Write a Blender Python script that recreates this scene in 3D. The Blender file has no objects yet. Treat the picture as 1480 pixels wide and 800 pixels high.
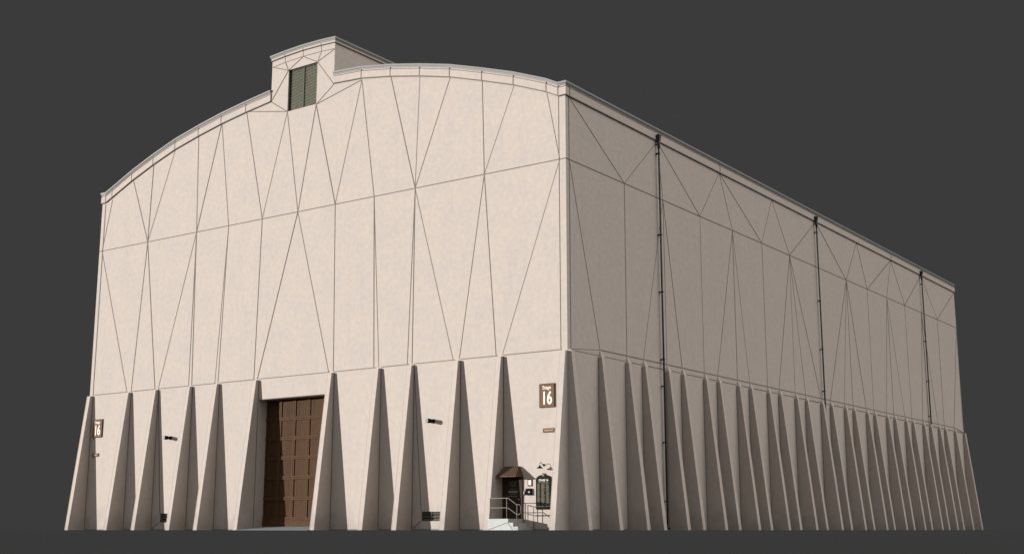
import bpy, bmesh, math, random
from mathutils import Vector, Matrix
random.seed(7)
R = math.radians
sc = bpy.context.scene
COL = sc.collection

# ---------------------------------------------------------------- camera
CX, CY, CZ = 32.412, -50.174, 0.015
YAW, PITCH = 0.618232, 0.198991          # yaw to the left of +Y, upward pitch
cam_d = bpy.data.cameras.new('camera')
cam = bpy.data.objects.new('camera', cam_d)
COL.objects.link(cam)
cam_d.sensor_width = 36
cam_d.lens = 36 * 1809.577 / 1480
cam_d.clip_start = 0.1
cam_d.clip_end = 5000
cam.location = (CX, CY, CZ)
cam.rotation_euler = (R(90) + PITCH, 0, YAW)
sc.camera = cam

# ---------------------------------------------------------------- backdrop, ambient light, key light
EXPO = 0.80
sc.view_settings.view_transform = 'Standard'
sc.view_settings.look = 'None'
sc.view_settings.exposure = EXPO
sc.view_settings.gamma = 1
sc.view_settings.use_curve_mapping = False
BG = 0.0437 / 2 ** EXPO
FILL_A, FILL_B = 1.72, 0.42
w = bpy.data.worlds.new('World')
sc.world = w
w.use_nodes = True
nt = w.node_tree
nt.nodes.clear()
tc = nt.nodes.new('ShaderNodeTexCoord')
# grey everywhere; two broad brighter quarters added out of view as fill (right-rear and behind the camera)
total = None
for vec, lo, hi, col in (((.68, .38, .63), .66, .97, (FILL_A, FILL_A * .97, FILL_A * .945)),
                         ((.12, -.85, .50), .10, .98, (FILL_B, FILL_B * .97, FILL_B * .945))):
    dot = nt.nodes.new('ShaderNodeVectorMath'); dot.operation = 'DOT_PRODUCT'
    dot.inputs[1].default_value = Vector(vec).normalized()
    mr = nt.nodes.new('ShaderNodeMapRange'); mr.interpolation_type = 'SMOOTHSTEP'
    mr.inputs['From Min'].default_value = lo
    mr.inputs['From Max'].default_value = hi
    mix = nt.nodes.new('ShaderNodeMix'); mix.data_type = 'RGBA'
    mix.inputs['A'].default_value = (BG, BG, BG, 1) if total is None else (0, 0, 0, 1)
    mix.inputs['B'].default_value = (*col, 1)
    nt.links.new(tc.outputs['Generated'], dot.inputs[0])
    nt.links.new(dot.outputs['Value'], mr.inputs['Value'])
    nt.links.new(mr.outputs['Result'], mix.inputs['Factor'])
    if total is None:
        total = mix.outputs['Result']
    else:
        ad = nt.nodes.new('ShaderNodeMix'); ad.data_type = 'RGBA'; ad.blend_type = 'ADD'
        ad.inputs['Factor'].default_value = 1
        nt.links.new(total, ad.inputs['A']); nt.links.new(mix.outputs['Result'], ad.inputs['B'])
        total = ad.outputs['Result']
bgn = nt.nodes.new('ShaderNodeBackground'); out = nt.nodes.new('ShaderNodeOutputWorld')
nt.links.new(total, bgn.inputs['Color'])
nt.links.new(bgn.outputs['Background'], out.inputs['Surface'])

sun_d = bpy.data.lights.new('sun', 'SUN')
sun_d.energy = 5.0
sun_d.angle = R(0.5)
sun_d.color = (1.0, 0.97, 0.94)
sun = bpy.data.objects.new('sun', sun_d)
COL.objects.link(sun)
sun.location = (-60, -60, 30)
sun.rotation_euler = Vector((1.1, 1.0, -0.196)).to_track_quat('-Z', 'Y').to_euler()

# ---------------------------------------------------------------- materials
def mat(name, col, rough=0.85, var=0.0, scale=3.0, bump=0.0, bscale=30.0, metal=0.0, streak=0.0, spec=.15, ground_shade=0.0):
    m = bpy.data.materials.new(name); m.use_nodes = True
    n = m.node_tree.nodes; l = m.node_tree.links
    b = n['Principled BSDF']
    b.inputs['Roughness'].default_value = rough
    b.inputs['Specular IOR Level'].default_value = spec
    b.inputs['Metallic'].default_value = metal
    b.inputs['Base Color'].default_value = (*col, 1)
    g = n.new('ShaderNodeNewGeometry')
    last = None
    if var > 0:
        n1 = n.new('ShaderNodeTexNoise'); n1.inputs['Scale'].default_value = scale
        n1.inputs['Detail'].default_value = 6; n1.inputs['Roughness'].default_value = .62
        l.new(g.outputs['Position'], n1.inputs['Vector'])
        r = n.new('ShaderNodeMapRange'); r.inputs['From Min'].default_value = .3; r.inputs['From Max'].default_value = .7
        r.inputs['To Min'].default_value = 1 - var; r.inputs['To Max'].default_value = 1 + var
        l.new(n1.outputs['Fac'], r.inputs['Value'])
        vm = n.new('ShaderNodeVectorMath'); vm.operation = 'SCALE'
        vm.inputs[0].default_value = col
        l.new(r.outputs['Result'], vm.inputs['Scale'])
        last = vm.outputs[0]
        # broad trowel patches, warmer and cooler
        n2 = n.new('ShaderNodeTexNoise'); n2.inputs['Scale'].default_value = scale * .23
        n2.inputs['Detail'].default_value = 3
        l.new(g.outputs['Position'], n2.inputs['Vector'])
        r2 = n.new('ShaderNodeMapRange'); r2.inputs['From Min'].default_value = .35; r2.inputs['From Max'].default_value = .65
        l.new(n2.outputs['Fac'], r2.inputs['Value'])
        mx = n.new('ShaderNodeMix'); mx.data_type = 'RGBA'; mx.blend_type = 'MULTIPLY'
        mx.inputs['Factor'].default_value = 1
        m3 = n.new('ShaderNodeMix'); m3.data_type = 'RGBA'
        m3.inputs['A'].default_value = (1, .985, .96, 1); m3.inputs['B'].default_value = (.955, .955, .955, 1)
        l.new(r2.outputs['Result'], m3.inputs['Factor'])
        l.new(last, mx.inputs['A']); l.new(m3.outputs['Result'], mx.inputs['B'])
        last = mx.outputs['Result']
        if streak > 0:
            mp = n.new('ShaderNodeMapping'); mp.inputs['Scale'].default_value = (2.2, 2.2, .09)
            l.new(g.outputs['Position'], mp.inputs['Vector'])
            n3 = n.new('ShaderNodeTexNoise'); n3.inputs['Scale'].default_value = 1.0; n3.inputs['Detail'].default_value = 5
            l.new(mp.outputs[0], n3.inputs['Vector'])
            r3 = n.new('ShaderNodeMapRange'); r3.inputs['From Min'].default_value = .5; r3.inputs['From Max'].default_value = .75
            r3.inputs['To Min'].default_value = 1; r3.inputs['To Max'].default_value = 1 - streak
            l.new(n3.outputs['Fac'], r3.inputs['Value'])
            v3 = n.new('ShaderNodeVectorMath'); v3.operation = 'SCALE'
            l.new(last, v3.inputs[0]); l.new(r3.outputs['Result'], v3.inputs['Scale'])
            last = v3.outputs[0]
        if ground_shade > 0:      # ragged shade painted into the stucco colour near the ground
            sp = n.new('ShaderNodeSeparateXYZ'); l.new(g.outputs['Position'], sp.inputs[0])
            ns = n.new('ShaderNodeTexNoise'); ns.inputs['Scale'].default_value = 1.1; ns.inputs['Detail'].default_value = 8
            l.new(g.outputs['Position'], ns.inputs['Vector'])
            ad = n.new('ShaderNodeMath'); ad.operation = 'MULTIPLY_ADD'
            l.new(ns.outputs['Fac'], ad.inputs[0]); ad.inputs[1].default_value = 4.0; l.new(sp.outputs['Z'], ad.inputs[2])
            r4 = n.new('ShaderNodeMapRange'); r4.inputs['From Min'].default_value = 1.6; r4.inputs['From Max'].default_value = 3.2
            r4.inputs['To Min'].default_value = 1 - ground_shade; r4.inputs['To Max'].default_value = 1
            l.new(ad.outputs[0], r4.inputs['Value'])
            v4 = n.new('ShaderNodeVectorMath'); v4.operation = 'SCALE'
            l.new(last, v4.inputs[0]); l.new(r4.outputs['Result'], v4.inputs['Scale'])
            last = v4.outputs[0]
        l.new(last, b.inputs['Base Color'])
    if bump > 0:
        nb = n.new('ShaderNodeTexNoise'); nb.inputs['Scale'].default_value = bscale; nb.inputs['Detail'].default_value = 4
        l.new(g.outputs['Position'], nb.inputs['Vector'])
        bp = n.new('ShaderNodeBump'); bp.inputs['Strength'].default_value = bump; bp.inputs['Distance'].default_value = .02
        l.new(nb.outputs['Fac'], bp.inputs['Height']); l.new(bp.outputs['Normal'], b.inputs['Normal'])
    return m

M_STUCCO = mat('stucco', (.345, .306, .277), .95, .06, 3.4, .3, 9.0, streak=.025, ground_shade=.2)
M_SEAM = mat('seam', (.14, .115, .098), .9)
M_COPING = mat('coping_metal', (.165,.163,.152), .55, .05, 4)
M_ROOF = mat('roof_felt', (.16, .155, .15), .95, .1, 2)
M_WOOD = mat('door_wood', (.054, .0265, .0115), .85, .16, 6, .2, 40)
M_WOODP = mat('door_panel_wood', (.050, .0245, .0105), .85, .2, 7, .2, 40, streak=.3)
M_AWN = mat('awning_wood', (.075, .045, .028), .85, .25, 9, .2, 30)
M_BROWN = mat('sign_brown', (.115, .066, .038), .85, .08, 12)
M_FRAME = mat('sign_frame', (.05, .03, .018), .8, .05, 12)
M_CREAM = mat('letter_cream', (.55, .52, .46), .6)
M_TAN = mat('letter_tan', (.36, .31, .25), .8)
M_BLACK = mat('black_metal', (.007, .007, .007), .8, spec=.05)
M_PIPE = mat('pipe_metal', (.03,.03,.029), .55, .2, 5)
M_LENS = mat('lamp_glass', (.13, .12, .115), .5)
M_GRILLE = mat('grille_green', (.05,.058,.046), .6, .15, 8)
M_VENT = mat('vent_slat', (.26,.265,.205), .6, .12, 10)
M_VENTF = mat('vent_frame', (.03,.033,.027), .6, .1, 8)
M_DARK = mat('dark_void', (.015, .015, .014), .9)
M_CONC = mat('concrete', (.34,.35,.345), .9, .07, 5, .2, 20)
M_CONCD = mat('apron_concrete', (.19,.195,.2), .9, .08, 5, .2, 20)
M_RAIL = mat('rail_metal', (.15, .127, .11), .75, .1, 8)
M_DOOR = mat('entry_door_paint', (.030, .019, .013), .8, .15, 7)
M_PLAQUE = mat('plaque_green', (.007, .008, .005), .9, .1, 9)
M_GOLD = mat('plaque_gold', (.10, .09, .045), .5)
M_GREYTX = mat('grey_print', (.20,.20,.20), .6)
M_GROUND = mat('ground_grey', (.0325, .0338, .0346), 1.0, .02, .8, spec=0.0)

# ---------------------------------------------------------------- helpers
def link(name, bm, mats, parent=None):
    me = bpy.data.meshes.new(name)
    bmesh.ops.recalc_face_normals(bm, faces=bm.faces[:]) if not getattr(bm, 'keep', False) else None
    bm.to_mesh(me); bm.free()
    for m in (mats if isinstance(mats, (list, tuple)) else [mats]): me.materials.append(m)
    o = bpy.data.objects.new(name, me); COL.objects.link(o)
    if parent is not None: o.parent = parent
    return o
def thing(name, label, cat, loc=(0, 0, 0), group=None):
    o = bpy.data.objects.new(name, None); COL.objects.link(o)
    o.location = loc; o['label'] = label; o['category'] = cat
    if group: o['group'] = group
    return o
def box(bm, x0, x1, y0, y1, z0, z1, mi=0):
    vs = [bm.verts.new(p) for p in ((x0,y0,z0),(x1,y0,z0),(x1,y1,z0),(x0,y1,z0),(x0,y0,z1),(x1,y0,z1),(x1,y1,z1),(x0,y1,z1))]
    for f in ((0,3,2,1),(4,5,6,7),(0,1,5,4),(1,2,6,5),(2,3,7,6),(3,0,4,7)):
        bm.faces.new([vs[i] for i in f]).material_index = mi
def hexa(bm, p, mi=0):
    """p: eight corners, bottom ring then top ring"""
    vs = [bm.verts.new(q) for q in p]
    for f in ((0,3,2,1),(4,5,6,7),(0,1,5,4),(1,2,6,5),(2,3,7,6),(3,0,4,7)):
        bm.faces.new([vs[i] for i in f]).material_index = mi
def tube(bm, pts, r, seg=10, mi=0, cap=True):
    pts = [Vector(p) for p in pts]; rings = []
    for i, p in enumerate(pts):
        a = pts[max(i-1, 0)]; b = pts[min(i+1, len(pts)-1)]
        t = (b - a).normalized()
        ref = Vector((0, 0, 1)) if abs(t.z) < .95 else Vector((0, 1, 0))
        u = t.cross(ref).normalized(); v = t.cross(u).normalized()
        rr = r[i] if isinstance(r, (list, tuple)) else r
        rings.append([bm.verts.new(p + u*rr*math.cos(2*math.pi*k/seg) + v*rr*math.sin(2*math.pi*k/seg)) for k in range(seg)])
    for A, B in zip(rings, rings[1:]):
        for k in range(seg):
            f = bm.faces.new([A[k], A[(k+1)%seg], B[(k+1)%seg], B[k]]); f.material_index = mi; f.smooth = True
    if cap:
        for A in (rings[0], rings[-1]):
            bm.faces.new(A).material_index = mi
SEAMN = [0]
def seam_front(bm, x0, z0, x1, z1, wd=None, mi=1, y=0.0, trim=0.0):
    """thin dark joint bead lying on a face of constant y (faces -Y)"""
    if wd is None:
        wd = .036 + .00085 * abs((x0 + x1) / 2)
    d = Vector((x1 - x0, z1 - z0)); L = d.length; d /= L
    a = Vector((x0, z0)) - d*trim; b = Vector((x1, z1)) + d*trim
    nrm = Vector((-d.y, d.x)) * wd / 2
    SEAMN[0] += 1
    h = .005 + (SEAMN[0] * 7 % 23) * .0005
    q = [a - nrm, b - nrm, b + nrm, a + nrm]
    hexa(bm, [(p.x, y - h, p.y) for p in q] + [(p.x, y + .004, p.y) for p in q], mi)
def seam_side(bm, y0, z0, y1, z1, wd=None, mi=1, x=0.0):
    """the same on a face of constant x (faces +X)"""
    if wd is None:
        wd = .030 + .0008 * abs((y0 + y1) / 2)
    d = Vector((y1 - y0, z1 - z0)); d.normalize()
    a = Vector((y0, z0)); b = Vector((y1, z1))
    nrm = Vector((-d.y, d.x)) * wd / 2
    SEAMN[0] += 1
    h = .005 + (SEAMN[0] * 7 % 23) * .0005
    q = [a - nrm, b - nrm, b + nrm, a + nrm]
    hexa(bm, [(x + h, p.x, p.y) for p in q] + [(x - .004, p.x, p.y) for p in q], mi)
def text_mesh(txt, size, font_sx=1.0, extrude=.01, bold=0.0):
    cu = bpy.data.curves.new('lettering', 'FONT'); cu.body = txt; cu.size = size
    cu.extrude = extrude; cu.offset = bold; cu.align_x = 'CENTER'; cu.align_y = 'CENTER'; cu.resolution_u = 6
    o = bpy.data.objects.new('lettering_tmp', cu); COL.objects.link(o)
    bpy.context.view_layer.update()
    me = bpy.data.meshes.new_from_object(o.evaluated_get(bpy.context.evaluated_depsgraph_get()))
    bpy.data.objects.remove(o); bpy.data.curves.remove(cu)
    for v in me.vertices: v.co.x *= font_sx
    me.name = 'lettering'
    return me
def put_text(me, mtl, parent, x, y, z, name='lettering'):
    me.materials.clear(); me.materials.append(mtl)
    o = bpy.data.objects.new(name, me); COL.objects.link(o)
    o.location = (x, y, z); o.rotation_euler = (R(90), 0, 0)
    if parent is not None: o.parent = parent
    return o

# ---------------------------------------------------------------- ground
bm = bmesh.new()
N = 12
for i in range(N):
    for j in range(N):
        s = 3000 / N * 2
        x0, y0 = -3000 + i*s, -3000 + j*s
        vs = [bm.verts.new(p) for p in ((x0,y0,0),(x0+s,y0,0),(x0+s,y0+s,0),(x0,y0+s,0))]
        bm.faces.new(vs)
bmesh.ops.remove_doubles(bm, verts=bm.verts, dist=.01)
g = link('ground', bm, M_GROUND); g['kind'] = 'structure'

# ---------------------------------------------------------------- building
W, L = 36.83, 65.35
Z1, ZB, ZA = 18.06, 8.53, 8.82
T0, T1, TTOP = -21.10, -15.94, 28.2
ARCH_R = [(-15.94, 26.05), (-13.77, 25.90), (-11.59, 25.54), (-9.47, 25.10), (-7.37, 24.59), (-5.20, 23.92), (-3.16, 23.25), (-1.12, 22.45), (-.40, 22.08), (0, 22.08)]
ARCH_L = [(-21.10, 26.00), (-23.24, 25.74), (-25.42, 25.42), (-27.50, 25.02), (-29.68, 24.53), (-31.78, 23.88), (-33.86, 23.14), (-35.80, 22.33), (-36.45, 22.06), (-36.83, 22.06)]
SEAMS_FRONT = [(-35.78, 21.46, -36.55, 18.06), (-33.73, 22.46, -31.9, 18.06), (-31.74, 23.2, -31.9, 18.06), (-29.66, 23.85, -31.9, 18.06), (-27.5, 24.37, -27.25, 18.06), (-25.39, 24.78, -27.25, 18.06), (-25.39, 24.78, -24.35, 18.06), (-23.2, 25.07, -21.45, 18.06), (-23.2, 25.07, -19.67, 24.37), (-19.67, 24.37, -21.45, 18.06), (-19.67, 24.37, -18.51, 18.06), (-17.31, 24.34, -18.51, 18.06), (-17.31, 24.34, -15.56, 18.06), (-21.08, 25.26, -19.67, 24.37), (-21.08, 25.26, -19.71, 26.96), (-21.01, 27.44, -19.71, 26.96), (-19.98, 27.53, -19.71, 26.96), (-18.5, 27.56, -19.71, 26.96), (-18.5, 27.56, -17.31, 26.97), (-17.02, 27.52, -17.31, 26.97), (-15.98, 27.44, -17.31, 26.97), (-17.31, 26.97, -15.94, 25.29), (-17.31, 24.34, -15.94, 25.29), (-17.31, 24.34, -13.76, 25.09), (-13.76, 25.09, -15.56, 18.06), (-13.76, 25.09, -12.63, 18.06), (-11.58, 24.81, -9.69, 18.06), (-9.47, 24.41, -9.69, 18.06), (-7.34, 23.89, -9.69, 18.06), (-5.2, 23.25, -5.04, 18.06), (-3.14, 22.51, -5.04, 18.06), (-1.12, 21.75, -0.36, 18.06), (-0.41, 21.38, -0.38, 8.53), (-36.48, 21.24, -36.5, 8.53), (-36.55, 18.06, -33.08, 8.53), (-31.9, 18.06, -32.67, 8.53), (-31.9, 18.06, -30.37, 8.53), (-27.25, 18.06, -30.06, 8.53), (-27.25, 18.06, -27.26, 8.53), (-27.25, 18.06, -26.98, 8.53), (-24.35, 18.06, -24.93, 8.53), (-24.35, 18.06, -24.66, 8.53), (-21.45, 18.06, -21.61, 8.53), (-18.51, 18.06, -21.32, 8.53), (-18.51, 18.06, -15.69, 8.53), (-15.56, 18.06, -15.34, 8.53), (-12.63, 18.06, -12.38, 8.53), (-12.63, 18.06, -12.02, 8.53), (-9.69, 18.06, -10.04, 8.53), (-9.69, 18.06, -9.71, 8.53), (-9.69, 18.06, -6.97, 8.53), (-5.04, 18.06, -6.58, 8.53), (-5.04, 18.06, -4.25, 8.53), (-0.36, 18.06, -3.87, 8.53)]
CN = [(0.38, 21.27), (9.44, 21.37), (17.21, 21.28), (24.96, 21.26), (32.44, 21.21), (40.49, 21.26), (48.15, 21.22), (55.83, 21.21), (65.02, 21.23)]
DN = [(0.26, 18.01), (5.7, 18.08), (9.95, 18.01), (14.45, 18.06), (18.8, 17.97), (23.11, 18.05), (27.53, 18.03), (37.93, 18.07), (42.31, 18.04), (46.71, 18.0), (51.02, 18.04), (55.34, 18.07), (59.69, 18.01), (65.27, 18.06)]
b_root = thing('soundstage', 'huge cream stucco soundstage with a curved roofline and rows of slanting buttresses', 'building', (0, 0, 0))

# front wall: columns of faces between breakpoints, leaving the openings free
GX0, GX1, GZ = -21.11, -15.60, 7.31
VX0, VX1, VZ0, VZ1 = -19.68, -17.31, 24.37, 26.97
GR = [(-8.93, -7.0, .45, .92), (-29.25, -27.4, .45, .98)]
def arch_z(x):
    pts = sorted(ARCH_L + ARCH_R)
    for (a, za), (c, zc) in zip(pts, pts[1:]):
        if a <= x <= c and c > a: return za + (zc - za) * (x - a) / (c - a)
    return 22.08
bm = bmesh.new()
xs = sorted(set([round(a, 3) for a, _ in ARCH_L + ARCH_R] + [GX0, GX1, VX0, VX1, -4.0] + [v for q in GR for v in q[:2]]))
for a, c in zip(xs, xs[1:]):
    m = (a + c) / 2
    tower = T0 < m < T1
    za, zc = (24.37, 24.37) if tower else (arch_z(a), arch_z(c))
    holes = []
    if GX0 <= m <= GX1: holes.append((0, GZ))
    for q in GR:
        if q[0] <= m <= q[1]: holes.append((q[2], q[3]))
    z = 0; spans = []
    for h0, h1 in sorted(holes):
        if h0 > z: spans.append((z, z, h0, h0))
        z = h1
    spans.append((z, z, za, zc))
    for p, q, r_, s in spans:
        vs = [bm.verts.new(v) for v in ((a, 0, p), (c, 0, q), (c, 0, s), (a, 0, r_))]
        bm.faces.new(vs)
# reveals of the openings
def reveal(bm, x0, x1, z0, z1, dep, floor=True):
    def q(*p): bm.faces.new([bm.verts.new(v) for v in p])
    q((x0,0,z0),(x0,0,z1),(x0,dep,z1),(x0,dep,z0))
    q((x1,0,z0),(x1,dep,z0),(x1,dep,z1),(x1,0,z1))
    q((x0,0,z1),(x1,0,z1),(x1,dep,z1),(x0,dep,z1))
    if floor: q((x0,0,z0),(x0,dep,z0),(x1,dep,z0),(x1,0,z0))
reveal(bm, GX0, GX1, 0, GZ, .9, False)
for q in GR: reveal(bm, q[0], q[1], q[2], q[3], .3)
bmesh.ops.remove_doubles(bm, verts=bm.verts, dist=.0005)
FINX = [-36.67, -32.83, -30.21, -27.06, -24.67, -21.36, -15.44, -12.03, -9.74, -6.66, -3.97, -.16]
FY = [.16, 2.98, 5.64, 7.37, 9.96, 11.71, 14.41, 16.13, 18.77, 20.48, 23.12, 24.87, 27.47, 29.21, 31.88, 33.58, 36.25, 37.95, 40.64, 42.25, 44.99, 46.73, 49.36, 51.06, 53.79, 55.58, 57.94, 59.68, 62.48, L-.16]
for s in SEAMS_FRONT:
    if min(s[1], s[3]) < 24.38 or max(s[1], s[3]) < 24.6: seam_front(bm, *s)
seam_front(bm, -W, Z1, 0, Z1)
for a, c in zip(FINX, FINX[1:]): seam_front(bm, a + .17, ZB, c - .17, ZB, .045)
for x in FINX[:-1]: seam_front(bm, x + .185, .02, x + .185, ZB - .06, .045)
for (fx, gx, gz0, gz1) in ((-9.56, -8.95, .45, .92), (-30.03, -29.27, .45, .98)):
    seam_front(bm, fx, ZB, gx, gz1); seam_front(bm, gx, gz0, fx, .03)
for a, c in zip(FINX, FINX[1:]):
    if a < -16 and c > -21 and c < -15: continue
    seam_front(bm, a + .17, .03, c - .17, .03, .05)
seam_front(bm, GX0, GZ + .02, GX1, GZ + .02, .035)
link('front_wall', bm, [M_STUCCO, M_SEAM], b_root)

# right side wall with its seams
bm = bmesh.new()
ys = [0.0] + [y for y, z in CN[1:-1]] + [L]
for a, c in zip(ys, ys[1:]):
    vs = [bm.verts.new(v) for v in ((0,a,0),(0,c,0),(0,c,22.08),(0,a,22.08))]
    bm.faces.new(vs)
bmesh.ops.remove_doubles(bm, verts=bm.verts, dist=.0005)
C_ = [(y, 21.34) for y, z in CN]; D_ = [(y, Z1) for y, z in DN]
C_[0] = (.30, 21.34); D_[0] = (.30, Z1); C_[8] = (L, 21.34); D_[13] = (L, Z1)
for i, j in ((0,1),(1,1),(1,2),(1,3),(2,3),(2,4),(2,5),(3,5),(3,6),(4,6),(4,7),(5,7),(5,8),(6,8),(6,9),(6,10),(7,10),(7,12),(8,12)):
    seam_side(bm, *C_[i], *D_[j])
for j, k in ((0,1),(1,2),(2,3),(2,4),(2,5),(3,6),(4,7),(4,8),(4,9),(5,10),(6,11),(6,12),(6,13),(6,14),(7,15),(7,16),(7,17),(7,18),(8,19),(9,20),(9,21),(9,22),(10,23),(11,24),(11,25),(11,26),(12,27),(13,28),(13,29)):
    seam_side(bm, *D_[j], FY[k], ZA)
seam_side(bm, .0, Z1, L, Z1)
seam_side(bm, .30, 8.57, .30, 21.34, .045)
seam_side(bm, .40, 8.57, FY[1], ZA)
seam_side(bm, FY[1], ZA, FY[28], ZA); seam_side(bm, FY[28], ZA, L - .1, 8.55)
for k, (a, c) in enumerate(zip(FY, FY[1:])): seam_side(bm, a + .2, 8.52, c - .2, 8.52)
for y in FY[1:]: seam_side(bm, y - .19, .03, y - .19, 8.4, .045)
seam_side(bm, .2, .03, L - .2, .03, .06)
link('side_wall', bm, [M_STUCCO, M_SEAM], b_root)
# unseen left side and rear walls close the hall
bm = bmesh.new()
bm.faces.new([bm.verts.new(v) for v in ((-W,0,0),(-W,0,22.06),(-W,L,22.06),(-W,L,0))])
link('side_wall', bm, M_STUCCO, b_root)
bm = bmesh.new()
prof = sorted(ARCH_L + ARCH_R)
prof = [p for p in prof if not (T0 < p[0] < T1)]
bm.faces.new([bm.verts.new((x, L, z)) for x, z in [(-W, 0)] + prof + [(0, 0)]])
link('rear_wall', bm, M_STUCCO, b_root)

# barrel roof a little below the parapets
bm = bmesh.new()
pr = [(x, z - .7) for x, z in prof]
for (a, za), (c, zc) in zip(pr, pr[1:]):
    if a < T0 + .1 and c > T1 - .1: continue
    bm.faces.new([bm.verts.new(v) for v in ((a + .001,.02,za),(c,.02,zc),(c,L-.02,zc),(a + .001,L-.02,za))])
bmesh.ops.remove_doubles(bm, verts=bm.verts, dist=.002)
link('roof', bm, M_ROOF, b_root)

# parapet band and coping, swept along the wall heads
def sweep(bm, path, prof, mi=0):
    """path: (x, y, z, mx, my); prof: (out, dz) ring"""
    rings = [[bm.verts.new((x + mx*o, y + my*o, z + dz)) for o, dz in prof] for x, y, z, mx, my in path]
    n = len(prof)
    for A, B in zip(rings, rings[1:]):
        for k in range(n):
            bm.faces.new([A[k], A[(k+1)%n], B[(k+1)%n], B[k]]).material_index = mi
    bm.faces.new(rings[0]).material_index = mi; bm.faces.new(rings[-1]).material_index = mi
pR = [(x, 0, z, 0, -1) for x, z in ARCH_R[:-1]] + [(0, 0, 22.08, 1, -1)] + [(0, L, 22.08, 1, 1)] + \
     [(x, L, z, 0, 1) for x, z in sorted(prof, reverse=True)[1:-1]] + [(-W, L, 22.06, -1, 1), (-W, 0, 22.06, -1, -1)] + \
     [(x, 0, z, 0, -1) for x, z in reversed(ARCH_L[:-1])]
P_BAND = [(-.02, -.72), (.07, -.72), (.07, -.31), (.045, -.29), (.045, -.20), (-.02, -.20)]
P_COPE = [(-.35, -.199), (.075, -.199), (.085, -.12), (.12, -.10), (.12, -.012), (.10, 0), (-.35, 0)]
bm = bmesh.new(); sweep(bm, pR, P_BAND)
def band_lines(bm, path):
    """joint beads on the band: along its step and at each node, plus a dark foot line"""
    for (o, dz, h) in ((.075, -.745, .05), (.076, -.30, .03)):  # lower strip: shade under the band's lip put in as a dark line
        sweep(bm, path, [(-.02, dz), (o, dz), (o, dz + h), (-.02, dz + h)], 1)
band_lines(bm, pR)
for x, z in ARCH_R[1:-1] + ARCH_L[1:-1]:
    box(bm, x - .022, x + .022, -.084, -.01, z - .70, z - .205, 1)
for y in (.30, CN[2][0], CN[4][0], CN[6][0]):
    box(bm, .01, .084, y - .03, y + .03, 21.38, 21.875, 1)
link('parapet_band', bm, [M_STUCCO, M_SEAM], b_root)
bm = bmesh.new(); sweep(bm, pR, P_COPE)
sweep(bm, pR, [(-.02, -.128), (.1215, -.128), (.1215, -.108), (-.02, -.108)], 1)
for x, z in ARCH_R[1:-1] + ARCH_L[1:-1]:
    box(bm, x - .018, x + .018, -.1225, -.01, z - .10, z - .012, 1)
link('coping', bm, [M_COPING, mat('coping_joint', (.2, .2, .19), .8)], b_root)

# roof tower (ventilator monitor) running back over the hall
TL = 30.0
TN = [(-21.10, 28.17), (-20.02, 28.25), (-18.52, 28.30), (-17.03, 28.27), (-15.94, 28.20)]
bm = bmesh.new()
tx = sorted(set([t[0] for t in TN] + [VX0, VX1]))
def tz(x):
    for (a, za), (c, zc) in zip(TN, TN[1:]):
        if a <= x <= c: return za + (zc - za) * (x - a) / (c - a)
for a, c in zip(tx, tx[1:]):
    m = (a + c) / 2
    if VX0 < m < VX1:
        bm.faces.new([bm.verts.new(v) for v in ((a,0,VZ1),(c,0,VZ1),(c,0,tz(c)),(a,0,tz(a)))])
    else:
        bm.faces.new([bm.verts.new(v) for v in ((a,0,VZ0),(c,0,VZ0),(c,0,tz(c)),(a,0,tz(a)))])
    bm.faces.new([bm.verts.new(v) for v in ((a,TL,24),(c,TL,24),(c,TL,tz(c)),(a,TL,tz(a)))])
    bm.faces.new([bm.verts.new(v) for v in ((a,0,tz(a)-.15),(c,0,tz(c)-.15),(c,TL,tz(c)-.15),(a,TL,tz(a)-.15))])
for x, zt in ((T0, 28.17), (T1, 28.20)):
    bm.faces.new([bm.verts.new(v) for v in ((x,0,24.37),(x,TL,24.37),(x,TL,zt),(x,0,zt))])
reveal(bm, VX0, VX1, VZ0, VZ1, .3)
for s in SEAMS_FRONT:
    if not (min(s[1], s[3]) < 24.38 or max(s[1], s[3]) < 24.6): 
        if s[0] < T1 + .1 and s[0] > T0 - .1 and s[2] < T1 + .1: seam_front(bm, *s)
bmesh.ops.remove_doubles(bm, verts=bm.verts, dist=.0005)
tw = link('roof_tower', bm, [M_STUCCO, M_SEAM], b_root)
TP = [(T0, TL, 28.17, -1, 1), (T0, 0, 28.17, -1, -1)] + [(x, 0, z, 0, -1) for x, z in TN[1:-1]] + [(T1, 0, 28.20, 1, -1), (T1, TL, 28.20, 1, 1)]
bm = bmesh.new(); sweep(bm, TP, [(-.02, -.34), (.045, -.34), (.045, -.20), (-.02, -.20)])
sweep(bm, TP, [(-.02, -.365), (.07, -.365), (.07, -.325), (-.02, -.325)], 1)
sweep(bm, TP[1:-1], [(-.02, -.745), (.012, -.745), (.012, -.705), (-.02, -.705)], 1)
for x, z in TN[1:-1]:
    box(bm, x - .02, x + .02, -.010, .002, z - .705, z - .365, 1); box(bm, x - .02, x + .02, -.053, -.004, z - .325, z - .205, 1)
link('parapet_band', bm, [M_STUCCO, M_SEAM], tw)
bm = bmesh.new(); sweep(bm, TP, P_COPE); sweep(bm, TP, [(-.02, -.128), (.1215, -.128), (.1215, -.108), (-.02, -.108)], 1)
for x, z in TN[1:-1]: box(bm, x - .018, x + .018, -.1225, -.01, z - .10, z - .012, 1)
link('coping', bm, [M_COPING, bpy.data.materials['coping_joint']], tw)
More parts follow.
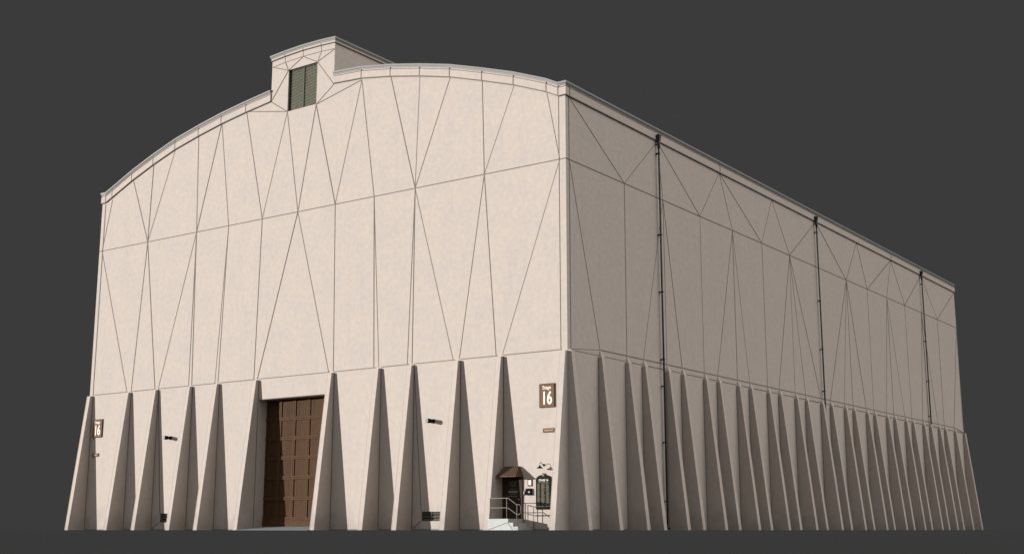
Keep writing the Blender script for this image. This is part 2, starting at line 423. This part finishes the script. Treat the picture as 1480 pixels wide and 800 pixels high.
# louvred window of the tower: two leaves of stamped slats
vx = (VX0 + VX1) / 2
bm = bmesh.new()
for a, c in ((VX0, VX0 + .07), (VX1 - .05, VX1), (vx - .045, vx + .045)): box(bm, a, c, .10, .24, VZ0, VZ1)
box(bm, VX0, VX1, .11, .23, VZ1 - .05, VZ1); box(bm, VX0, VX1, .11, .23, VZ0, VZ0 + .03)
lf = link('louvre_window', bm, M_VENTF, tw)
# a sub-part would be a fourth level here, so the slats stay in the same window as a second mesh of the tower
bm = bmesh.new()
nz = 27
for side in (0, 1):
    a, c = ((VX0 + .08, vx - .05) if side == 0 else (vx + .05, VX1 - .06))
    for k in range(nz):
        z = VZ0 + .05 + (VZ1 - VZ0 - .1) * k / nz
        hh = (VZ1 - VZ0 - .1) / nz
        nseg = 9
        for s in range(nseg):
            xa = a + (c - a) * s / nseg; xb = a + (c - a) * (s + .9) / nseg
            dz = hh * .5 * (s % 2)
            hexa(bm, [(xa, .17, z + dz), (xb, .17, z + dz), (xb, .20, z + dz + hh*.5), (xa, .20, z + dz + hh*.5),
                      (xa, .13, z + dz + .02), (xb, .13, z + dz + .02), (xb, .17, z + dz + hh*.62), (xa, .17, z + dz + hh*.62)])
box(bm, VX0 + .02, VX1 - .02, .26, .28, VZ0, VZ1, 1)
link('louvre_slats', bm, [M_VENT, M_DARK], tw)

# buttresses: tapered fins, one mesh each
FT, FD, FP = .32, 1.21, .20
def fin_mesh(d, top, point):
    """fin in local coordinates: thickness along X, outward along -Y, foot at the origin"""
    bm = bmesh.new(); h = FT / 2
    zt = top - .06
    v = [(-h,.0,0),(h,.0,0),(h,-d,0),(-h,-d,0), (-h,.0,zt),(h,.0,zt),(h,-FP,zt-.02),(-h,-FP,zt-.02)]
    if point:      # top runs up to a point against the wall
        a = [bm.verts.new(p) for p in v]; ap = bm.verts.new((0, 0.0, top + .33))
        for f in ((0,3,2,1),(0,1,5,4),(1,2,6,5),(2,3,7,6),(3,0,4,7)): bm.faces.new([a[i] for i in f])
        bm.faces.new([a[4], a[5], ap]); bm.faces.new([a[5], a[6], ap]); bm.faces.new([a[6], a[7], ap]); bm.faces.new([a[7], a[4], ap])
    else:
        hexa(bm, v)
    # joint beads along the slanting edge and the foot
    s = Vector((0, -FP + d, zt - .02)).normalized()
    for sx in ((-1,) if not point else (1,)):
        x0 = sx * (h - .004); x1 = sx * (h - .030)
        n = .005
        hexa(bm, [(x0,-d-n,.01),(x1,-d-n,.01),(x1,-d+.01,.01),(x0,-d+.01,.01),(x0,-FP-n,zt-.03),(x1,-FP-n,zt-.03),(x1,-FP+.01,zt-.03),(x0,-FP+.01,zt-.03)], 2 if False else 1)
    box(bm, -h - .006, -h + .01, -d + .03, -.01, .005, .05, 1)
    box(bm, h - .01, h + .006, -d + .03, -.01, .005, .05, 1)
    return bm
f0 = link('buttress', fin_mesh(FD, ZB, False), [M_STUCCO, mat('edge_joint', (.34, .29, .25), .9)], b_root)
f0.location = (FINX[0], 0, 0)
for x in FINX[1:]:
    o = f0.copy(); COL.objects.link(o); o.parent = b_root; o.location = (x, 0, 0)
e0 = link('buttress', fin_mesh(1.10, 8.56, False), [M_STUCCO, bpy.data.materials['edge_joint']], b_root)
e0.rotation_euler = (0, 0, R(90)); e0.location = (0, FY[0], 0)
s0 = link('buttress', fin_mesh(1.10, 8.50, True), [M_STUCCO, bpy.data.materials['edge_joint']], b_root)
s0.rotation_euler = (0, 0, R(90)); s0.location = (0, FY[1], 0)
for y in FY[2:]:
    o = (e0 if y == FY[-1] else s0).copy(); COL.objects.link(o); o.parent = b_root; o.location = (0, y, 0)

# cargo door: stile-and-rail frame with thirty recessed panels
DY = .62
bm = bmesh.new()
box(bm, GX0 - .05, GX1 + .05, DY + .06, DY + .12, .20, GZ, 0)
ccx = [-21.09 + 1.12 * i for i in range(6)]
rz = [.62, 1.74, 2.89, 4.00, 5.09, 6.20, 7.29]
def bar(x0, x1, z0, z1, y=DY): box(bm, x0, x1, y, DY + .07, z0, z1, 0)
for i, x in enumerate(ccx):
    if x > GX1: break
    for a in ((-.105, -.007), (.007, .105)):
        if i == 0 and a[0] < 0: continue
        bar(x + a[0], x + a[1], .24, 7.28)
for j, z in enumerate(rz):
    for a in ((-.10, -.007), (.007, .10)):
        if j == 6 and a[0] > 0: continue
        bar(GX0, GX1, z + a[0], z + a[1], DY - .006)
bar(GX0, GX1, .20, .50, DY - .02)
dr = link('cargo_door', bm, M_WOOD, b_root)
p0 = None
for i in range(5):
    for j in range(6):
        x0, x1 = ccx[i] + .15, min(ccx[i+1] - .15, GX1); z0, z1 = rz[j] + .14, rz[j+1] - .14
        if x1 - x0 < .1: continue
        bm = bmesh.new()
        hexa(bm, [(x0,DY+.045,z0),(x1,DY+.045,z0),(x1,DY+.065,z0),(x0,DY+.065,z0),(x0,DY+.045,z1),(x1,DY+.045,z1),(x1,DY+.065,z1),(x0,DY+.065,z1)])
        nb = 5
        for k in range(1, nb):      # board joints
            xx = x0 + (x1 - x0) * k / nb
            box(bm, xx - .006, xx + .006, DY + .041, DY + .05, z0, z1, 1)
        link('door_panel', bm, [M_WOODP, mat('board_joint', (.035, .021, .013), .8) if p0 is None else bpy.data.materials['board_joint']], dr); p0 = 1

# entrance door with its name plate, lettering lines and handle
EX0, EX1, EZ0, EZ1 = -3.80, -2.62, .53, 2.55
bm = bmesh.new()
box(bm, EX0, EX1, -.035, .01, EZ0, EZ1)
for x0, x1, z0, z1 in ((EX0, EX0 + .07, EZ0, EZ1), (EX1 - .07, EX1, EZ0, EZ1), (EX0, EX1, EZ1 - .07, EZ1 + .001)):
    box(bm, x0, x1, -.07, -.03, z0, z1)
ed = link('entrance_door', bm, M_DOOR, b_root)
bm = bmesh.new(); box(bm, -3.45, -2.92, -.048, -.034, 1.78, 1.86); link('name_plate', bm, M_GREYTX, ed)
for x0, x1, z in ((-3.46, -2.94, 2.28), (-3.38, -3.22, 2.20), (-3.14, -2.98, 2.20), (-3.38, -3.00, 2.12), (-3.24, -3.16, 2.04), (-3.36, -3.02, 1.94), (-3.40, -2.98, 1.70), (-3.46, -2.94, 1.60)):
    bm = bmesh.new(); box(bm, x0, x1, -.044, -.033, z, z + .016); link('printed_line', bm, M_GREYTX, ed)
bm = bmesh.new(); tube(bm, [(-2.75, -.06, 1.45), (-2.75, -.10, 1.45), (-2.84, -.10, 1.45)], .012); link('handle', bm, M_RAIL, ed)
# hipped awning over it
bm = bmesh.new()
a = [(-3.79,-.62,2.56),(-2.60,-.62,2.56),(-2.60,0.0,2.56),(-3.79,0.0,2.56)]
t = [(-3.62,-.14,3.03),(-2.80,-.14,3.03),(-2.80,0.0,3.03),(-3.62,0.0,3.03)]
hexa(bm, a + t)
box(bm, -3.785, -2.58, -.645, .0, 2.505, 2.565)
for k in range(9):
    x = -3.72 + k * .13
    u = min(1, max(0, (x + 3.62) / .82))
    tube(bm, [(x, -.625, 2.57), (-3.62 + .82 * k / 8.6, -.145, 3.03)], .012, 6)
link('awning', bm, M_AWN, b_root)

# low ventilation grilles
for q in GR:
    bm = bmesh.new()
    x0, x1, z0, z1 = q
    box(bm, x0, x1, .22, .25, z0, z1, 1)
    n = 3
    for k in range(n):
        z = z0 + (z1 - z0) * (k + .1) / n; h = (z1 - z0) / n
        hexa(bm, [(x0,.06,z),(x1,.06,z),(x1,.10,z),(x0,.10,z),(x0,.14,z+h*.8),(x1,.14,z+h*.8),(x1,.18,z+h*.8),(x0,.18,z+h*.8)])
    box(bm, x0, x0 + .05, .04, .2, z0, z1); box(bm, x0, x1, .045, .19, z1 - .03, z1)
    for xx in (x0 + .6, x0 + 1.2): box(bm, xx, xx + .03, .05, .2, z0, z1)
    link('ventilation_grille', bm, [M_GRILLE, M_DARK], b_root)

# downspouts on the side wall
def downspout(y, zb, first=False):
    bm = bmesh.new()
    X = .17
    tube(bm, [(X, y, 20.9), (X, y, zb)], .052, 10)
    d = link('downspout', bm, M_PIPE, b_root)
    if zb < 1:
        bm = bmesh.new(); tube(bm, [(X, y, .30), (X, y, .16), (X + .10, y, .06)], .07, 10); link('outlet', bm, M_PIPE, d)
    bm = bmesh.new()
    hexa(bm, [(.02,y-.08,21.28),(.24,y-.08,21.28),(.24,y+.08,21.28),(.02,y+.08,21.28),(.0,y-.13,21.66),(.29,y-.13,21.66),(.29,y+.13,21.66),(.0,y+.13,21.66)])
    tube(bm, [(X, y, 21.35), (X, y, 20.9)], [.09, .07], 10)
    box(bm, .0, .20, y - .08, y + .08, 21.10, 21.14)
    link('collector_head', bm, M_PIPE, d)
    z = 20.6
    zs = [20.55, 15.9, 12.7, 9.0, 7.55, 4.55, 1.45] if first else [20.5, 15.6, 12.2, 9.3]
    for z in zs:
        if z < zb: continue
        bm = bmesh.new(); box(bm, -.005, X + .062, y - .075, y + .075, z, z + .06); link('bracket', bm, M_PIPE, d)
downspout(9.30, .12, True); downspout(32.18, .12); downspout(55.50, 8.62)

# ---------------------------------------------------------------- concrete apron and entrance stairs
bm = bmesh.new()
xa, xb = -21.19, -15.61
hexa(bm, [(xa,-1.35,.0),(xb,-1.35,.0),(xb,.68,.0),(xa,.68,.0),(xa,-1.35,.01),(xb,-1.35,.01),(xb,.68,.20),(xa,.68,.20)])
o = link('ramp', bm, M_CONCD); o['kind'] = 'structure'

st = thing('entrance_stairs', 'white concrete landing with three steps in front of the brown entrance door', 'stairs', (-2.9, -.6, 0))
YF = -1.27
def rel(o, root):
    o.matrix_parent_inverse = Matrix.Translation(-root.location)
    return o
for nm, x0, x1, z1 in (('landing', -3.79, -2.60, .53), ('step', -2.60, -2.31, .345), ('step', -2.31, -2.04, .165)):
    bm = bmesh.new(); box(bm, x0, x1 if nm == 'step' else x1, YF, -.003, 0, z1)
    if nm == 'landing':
        seam_front(bm, x0 + .05, .02, x1, .36, .022, 1, YF)
    else:
        seam_front(bm, x0 + .01, z1 - .02, x1 - .03, .02, .02, 1, YF)
    rel(link(nm, bm, [M_CONC, M_SEAM], st), st)

# handrails
RT = .019
h1 = thing('handrail', 'brown pipe handrail with a looped end along the front of the white landing', 'handrail', (-2.9, YF + .1, 0), 'handrails beside the entrance stairs')
y = -1.15
bm = bmesh.new(); tube(bm, [(-3.80,y,1.49),(-2.68,y,1.49),(-2.20,y,1.18),(-2.04,y,1.18),(-1.97,y,1.14),(-1.95,y,1.07),(-1.95,y,.84),(-1.98,y,.76),(-2.05,y,.72),(-2.18,y,.73),(-2.70,y,1.04),(-3.80,y,1.04)], RT)
rel(link('rail', bm, M_RAIL, h1), h1)
for x, z0, z1 in ((-3.74, .52, 1.49), (-2.76, .52, 1.49), (-2.17, .16, 1.17)):
    bm = bmesh.new(); tube(bm, [(x, y, z0), (x, y, z1)], RT * 1.05); rel(link('post', bm, M_RAIL, h1), h1)
h2 = thing('handrail', 'brown pipe handrail against the wall under the dark arched plaque', 'handrail', (-1.9, -.12, 0), 'handrails beside the entrance stairs')
y = -.13
bm = bmesh.new(); tube(bm, [(-2.48,y,1.21),(-2.03,y,1.10),(-.37,y,1.10)], RT*.9); tube(bm, [(-2.48,y,.79),(-2.02,y,.69),(-.37,y,.69)], RT*.9)
rel(link('rail', bm, M_RAIL, h2), h2)
for x, z0, z1 in ((-2.48, .34, 1.21), (-1.92, .0, 1.10)):
    bm = bmesh.new(); tube(bm, [(x, y, z0), (x, y, z1)], RT); rel(link('post', bm, M_RAIL, h2), h2)

# ---------------------------------------------------------------- signs
def stage_sign(x0, x1, z0, z1, label):
    cx, cz = (x0 + x1) / 2, (z0 + z1) / 2
    t = thing('stage_sign', label, 'sign', (cx, 0, cz), 'stage number signs')
    w, h = (x1 - x0) / 2, (z1 - z0) / 2
    bm = bmesh.new(); box(bm, -w, w, -.06, .002, -h, h); link('board', bm, M_BROWN, t)
    bm = bmesh.new()
    e = .025
    box(bm, -w-.005, w+.005, -.068, -.001, h - e, h+.005); box(bm, -w-.005, w+.005, -.068, -.001, -h-.005, -h + e)
    box(bm, -w-.004, -w + e, -.067, -.002, -h + e, h - e); box(bm, w - e, w+.004, -.067, -.002, -h + e, h - e)
    link('frame', bm, M_FRAME, t)
    put_text(text_mesh('Stage', .235, 1.0, .006, .004), M_CREAM, t, 0, -.062, h - .19)
    put_text(text_mesh('16', .86, .72, .006, .022), M_CREAM, t, 0, -.062, -.15)
    return t
stage_sign(-1.60, -.74, 5.79, 6.93, 'brown Stage 16 sign on the wall above the entrance door and its arched plaque')
stage_sign(-36.20, -35.28, 5.79, 6.93, 'brown Stage 16 sign at the far end, partly in the shadow of the outermost buttress')
def street_sign(x0, x1, z0, z1, label):
    t = thing('street_sign', label, 'sign', ((x0+x1)/2, 0, (z0+z1)/2), 'small street name signs')
    w, h = (x1 - x0) / 2, (z1 - z0) / 2
    bm = bmesh.new(); box(bm, -w, w, -.05, .002, -h, h); link('board', bm, M_BROWN, t)
    put_text(text_mesh('Avenue D', .125, .95, .004, .002), M_TAN, t, 0, -.052, 0)
street_sign(-1.42, -.74, 4.59, 4.79, 'small brown street name board below the large stage sign above the entrance')
street_sign(-36.14, -35.50, 4.58, 4.78, 'small brown street name board below the far stage sign beside the outermost buttress')

# ---------------------------------------------------------------- wall lamps
def spot(x, z, label):
    t = thing('wall_floodlight', label, 'floodlight', (x, 0, z), 'cylindrical wall floodlights')
    bm = bmesh.new(); box(bm, -.09, .09, -.10, .002, -.10, .10); link('wall_box', bm, M_BLACK, t)
    bm = bmesh.new(); tube(bm, [(0,-.09,0),(0,-.22,0)], .05, 12); link('neck', bm, M_BLACK, t)
    bm = bmesh.new(); tube(bm, [(0,-.20,0),(-.01,-.24,0),(-.04,-.48,.0)], [.07,.11,.115], 16); hd = link('housing', bm, M_BLACK, t)
    bm = bmesh.new(); tube(bm, [(-.04,-.475,0),(-.042,-.505,0)], .10, 16); link('lens', bm, M_LENS, hd)
spot(-28.62, 5.46, 'black cylindrical floodlight on the wall left of the big cargo door')
spot(-8.22, 5.47, 'black cylindrical floodlight on the wall between the cargo door and the entrance')

t = thing('gooseneck_lamp', 'small black gooseneck lamp on the wall above the dark arched plaque', 'lamp', (-1.40, 0, 3.05))
bm = bmesh.new(); tube(bm, [(0,.002,0),(0,-.035,0)], .055, 12); link('wall_plate', bm, M_BLACK, t)
bm = bmesh.new(); tube(bm, [(0,-.03,0),(0,-.12,.02),(0,-.20,.09),(0,-.28,.11),(0,-.34,.06),(0,-.35,-.03)], .015, 8); link('arm', bm, M_BLACK, t)
bm = bmesh.new(); tube(bm, [(0,-.35,-.02),(0,-.35,-.07),(0,-.35,-.09),(0,-.35,-.15),(0,-.35,-.17)], [.03,.04,.07,.15,.155], 16); link('shade', bm, M_BLACK, t)

# ---------------------------------------------------------------- plaque, notice, phone box, keypad
t = thing('plaque', 'dark green arched plaque with a gold crest and lines of gold lettering beside the entrance', 'plaque', (-1.39, 0, .97))
w, h0, h1_ = .43, 1.42, 1.62
bm = bmesh.new()
ring = [(-w, 0), (w, 0), (w, h0)] + [(w*math.cos(a_), h0 + (h1_-h0)*math.sin(a_)) for a_ in [math.pi*k/16 for k in range(1, 16)]] + [(-w, h0)]
f = [bm.verts.new((x, -.06, z)) for x, z in ring]; k_ = [bm.verts.new((x, .002, z)) for x, z in ring]
bm.faces.new(f); bm.faces.new(list(reversed(k_)))
for i in range(len(ring)): bm.faces.new([f[i], f[i-1], k_[i-1], k_[i]])
link('board', bm, M_PLAQUE, t)
bm = bmesh.new()
box(bm, -w, -w+.035, -.075, -.055, 0, h0); box(bm, w-.035, w, -.075, -.055, 0, h0); box(bm, -w+.035, w-.035, -.074, -.055, 0, .05)
link('frame', bm, M_BLACK, t)
bm = bmesh.new()
for k in range(14):
    a_ = 2*math.pi*k/14
bmesh.ops.create_cone(bm, cap_ends=True, segments=7, radius1=.10, radius2=.06, depth=.03, matrix=Matrix.Translation((0, -.08, h1_ - .01)) @ Matrix.Rotation(R(90), 4, 'X'))
link('crest', bm, M_GOLD, t)
put_text(text_mesh('STAGE 16', .13, 1.0, .004, .003), M_CREAM, t, 0, -.064, 1.36)
bm = bmesh.new()
for c_, cw in ((-.36, .19), (-.13, .24), (.15, .19)):
    for r_ in range(17):
        z = 1.18 - r_ * .055
        wv = cw * random.uniform(.62, 1)
        box(bm, c_, c_ + wv, -.066, -.055, z, z + .022)
box(bm, -.36, .36, -.0665, -.055, .12, .14); box(bm, -.30, .30, -.0665, -.055, 1.25, 1.27)
link('gold_lettering', bm, M_GOLD, t)

t = thing('notice_frame', 'small brown framed notice on the wall right of the entrance door above the phone box', 'notice', (-2.20, 0, 2.24))
bm = bmesh.new(); box(bm, -.13, .13, -.035, .002, -.17, .17); link('frame', bm, M_BROWN, t)
bm = bmesh.new(); box(bm, -.075, .075, -.042, -.03, -.11, .11); link('paper', bm, M_CREAM, t)
t = thing('phone_box', 'black wall phone box between the entrance door and the dark arched plaque', 'phone', (-2.24, 0, 1.80))
bm = bmesh.new(); hexa(bm, [(-.16,-.12,-.15),(.16,-.12,-.15),(.16,.002,-.15),(-.16,.002,-.15),(-.16,-.10,.16),(.16,-.10,.16),(.16,.002,.16),(-.16,.002,.16)]); link('housing', bm, M_BLACK, t)
bm = bmesh.new(); tube(bm, [(-.09,-.13,.10),(-.09,-.165,.07),(-.09,-.165,-.06),(-.09,-.13,-.09)], .022, 8); link('handset', bm, M_BLACK, t)
bm = bmesh.new(); box(bm, 0, .10, -.128, -.10, -.05, .03); link('dial_plate', bm, M_GREYTX, t)
t = thing('keypad', 'tiny grey keypad on the wall at the right edge of the entrance door', 'keypad', (-2.54, 0, 1.75))
bm = bmesh.new(); box(bm, -.05, .05, -.04, .002, -.11, .11); link('case', bm, M_PIPE, t)
bm = bmesh.new(); box(bm, -.03, .03, -.047, -.035, -.02, .08); link('button_panel', bm, M_GREYTX, t)
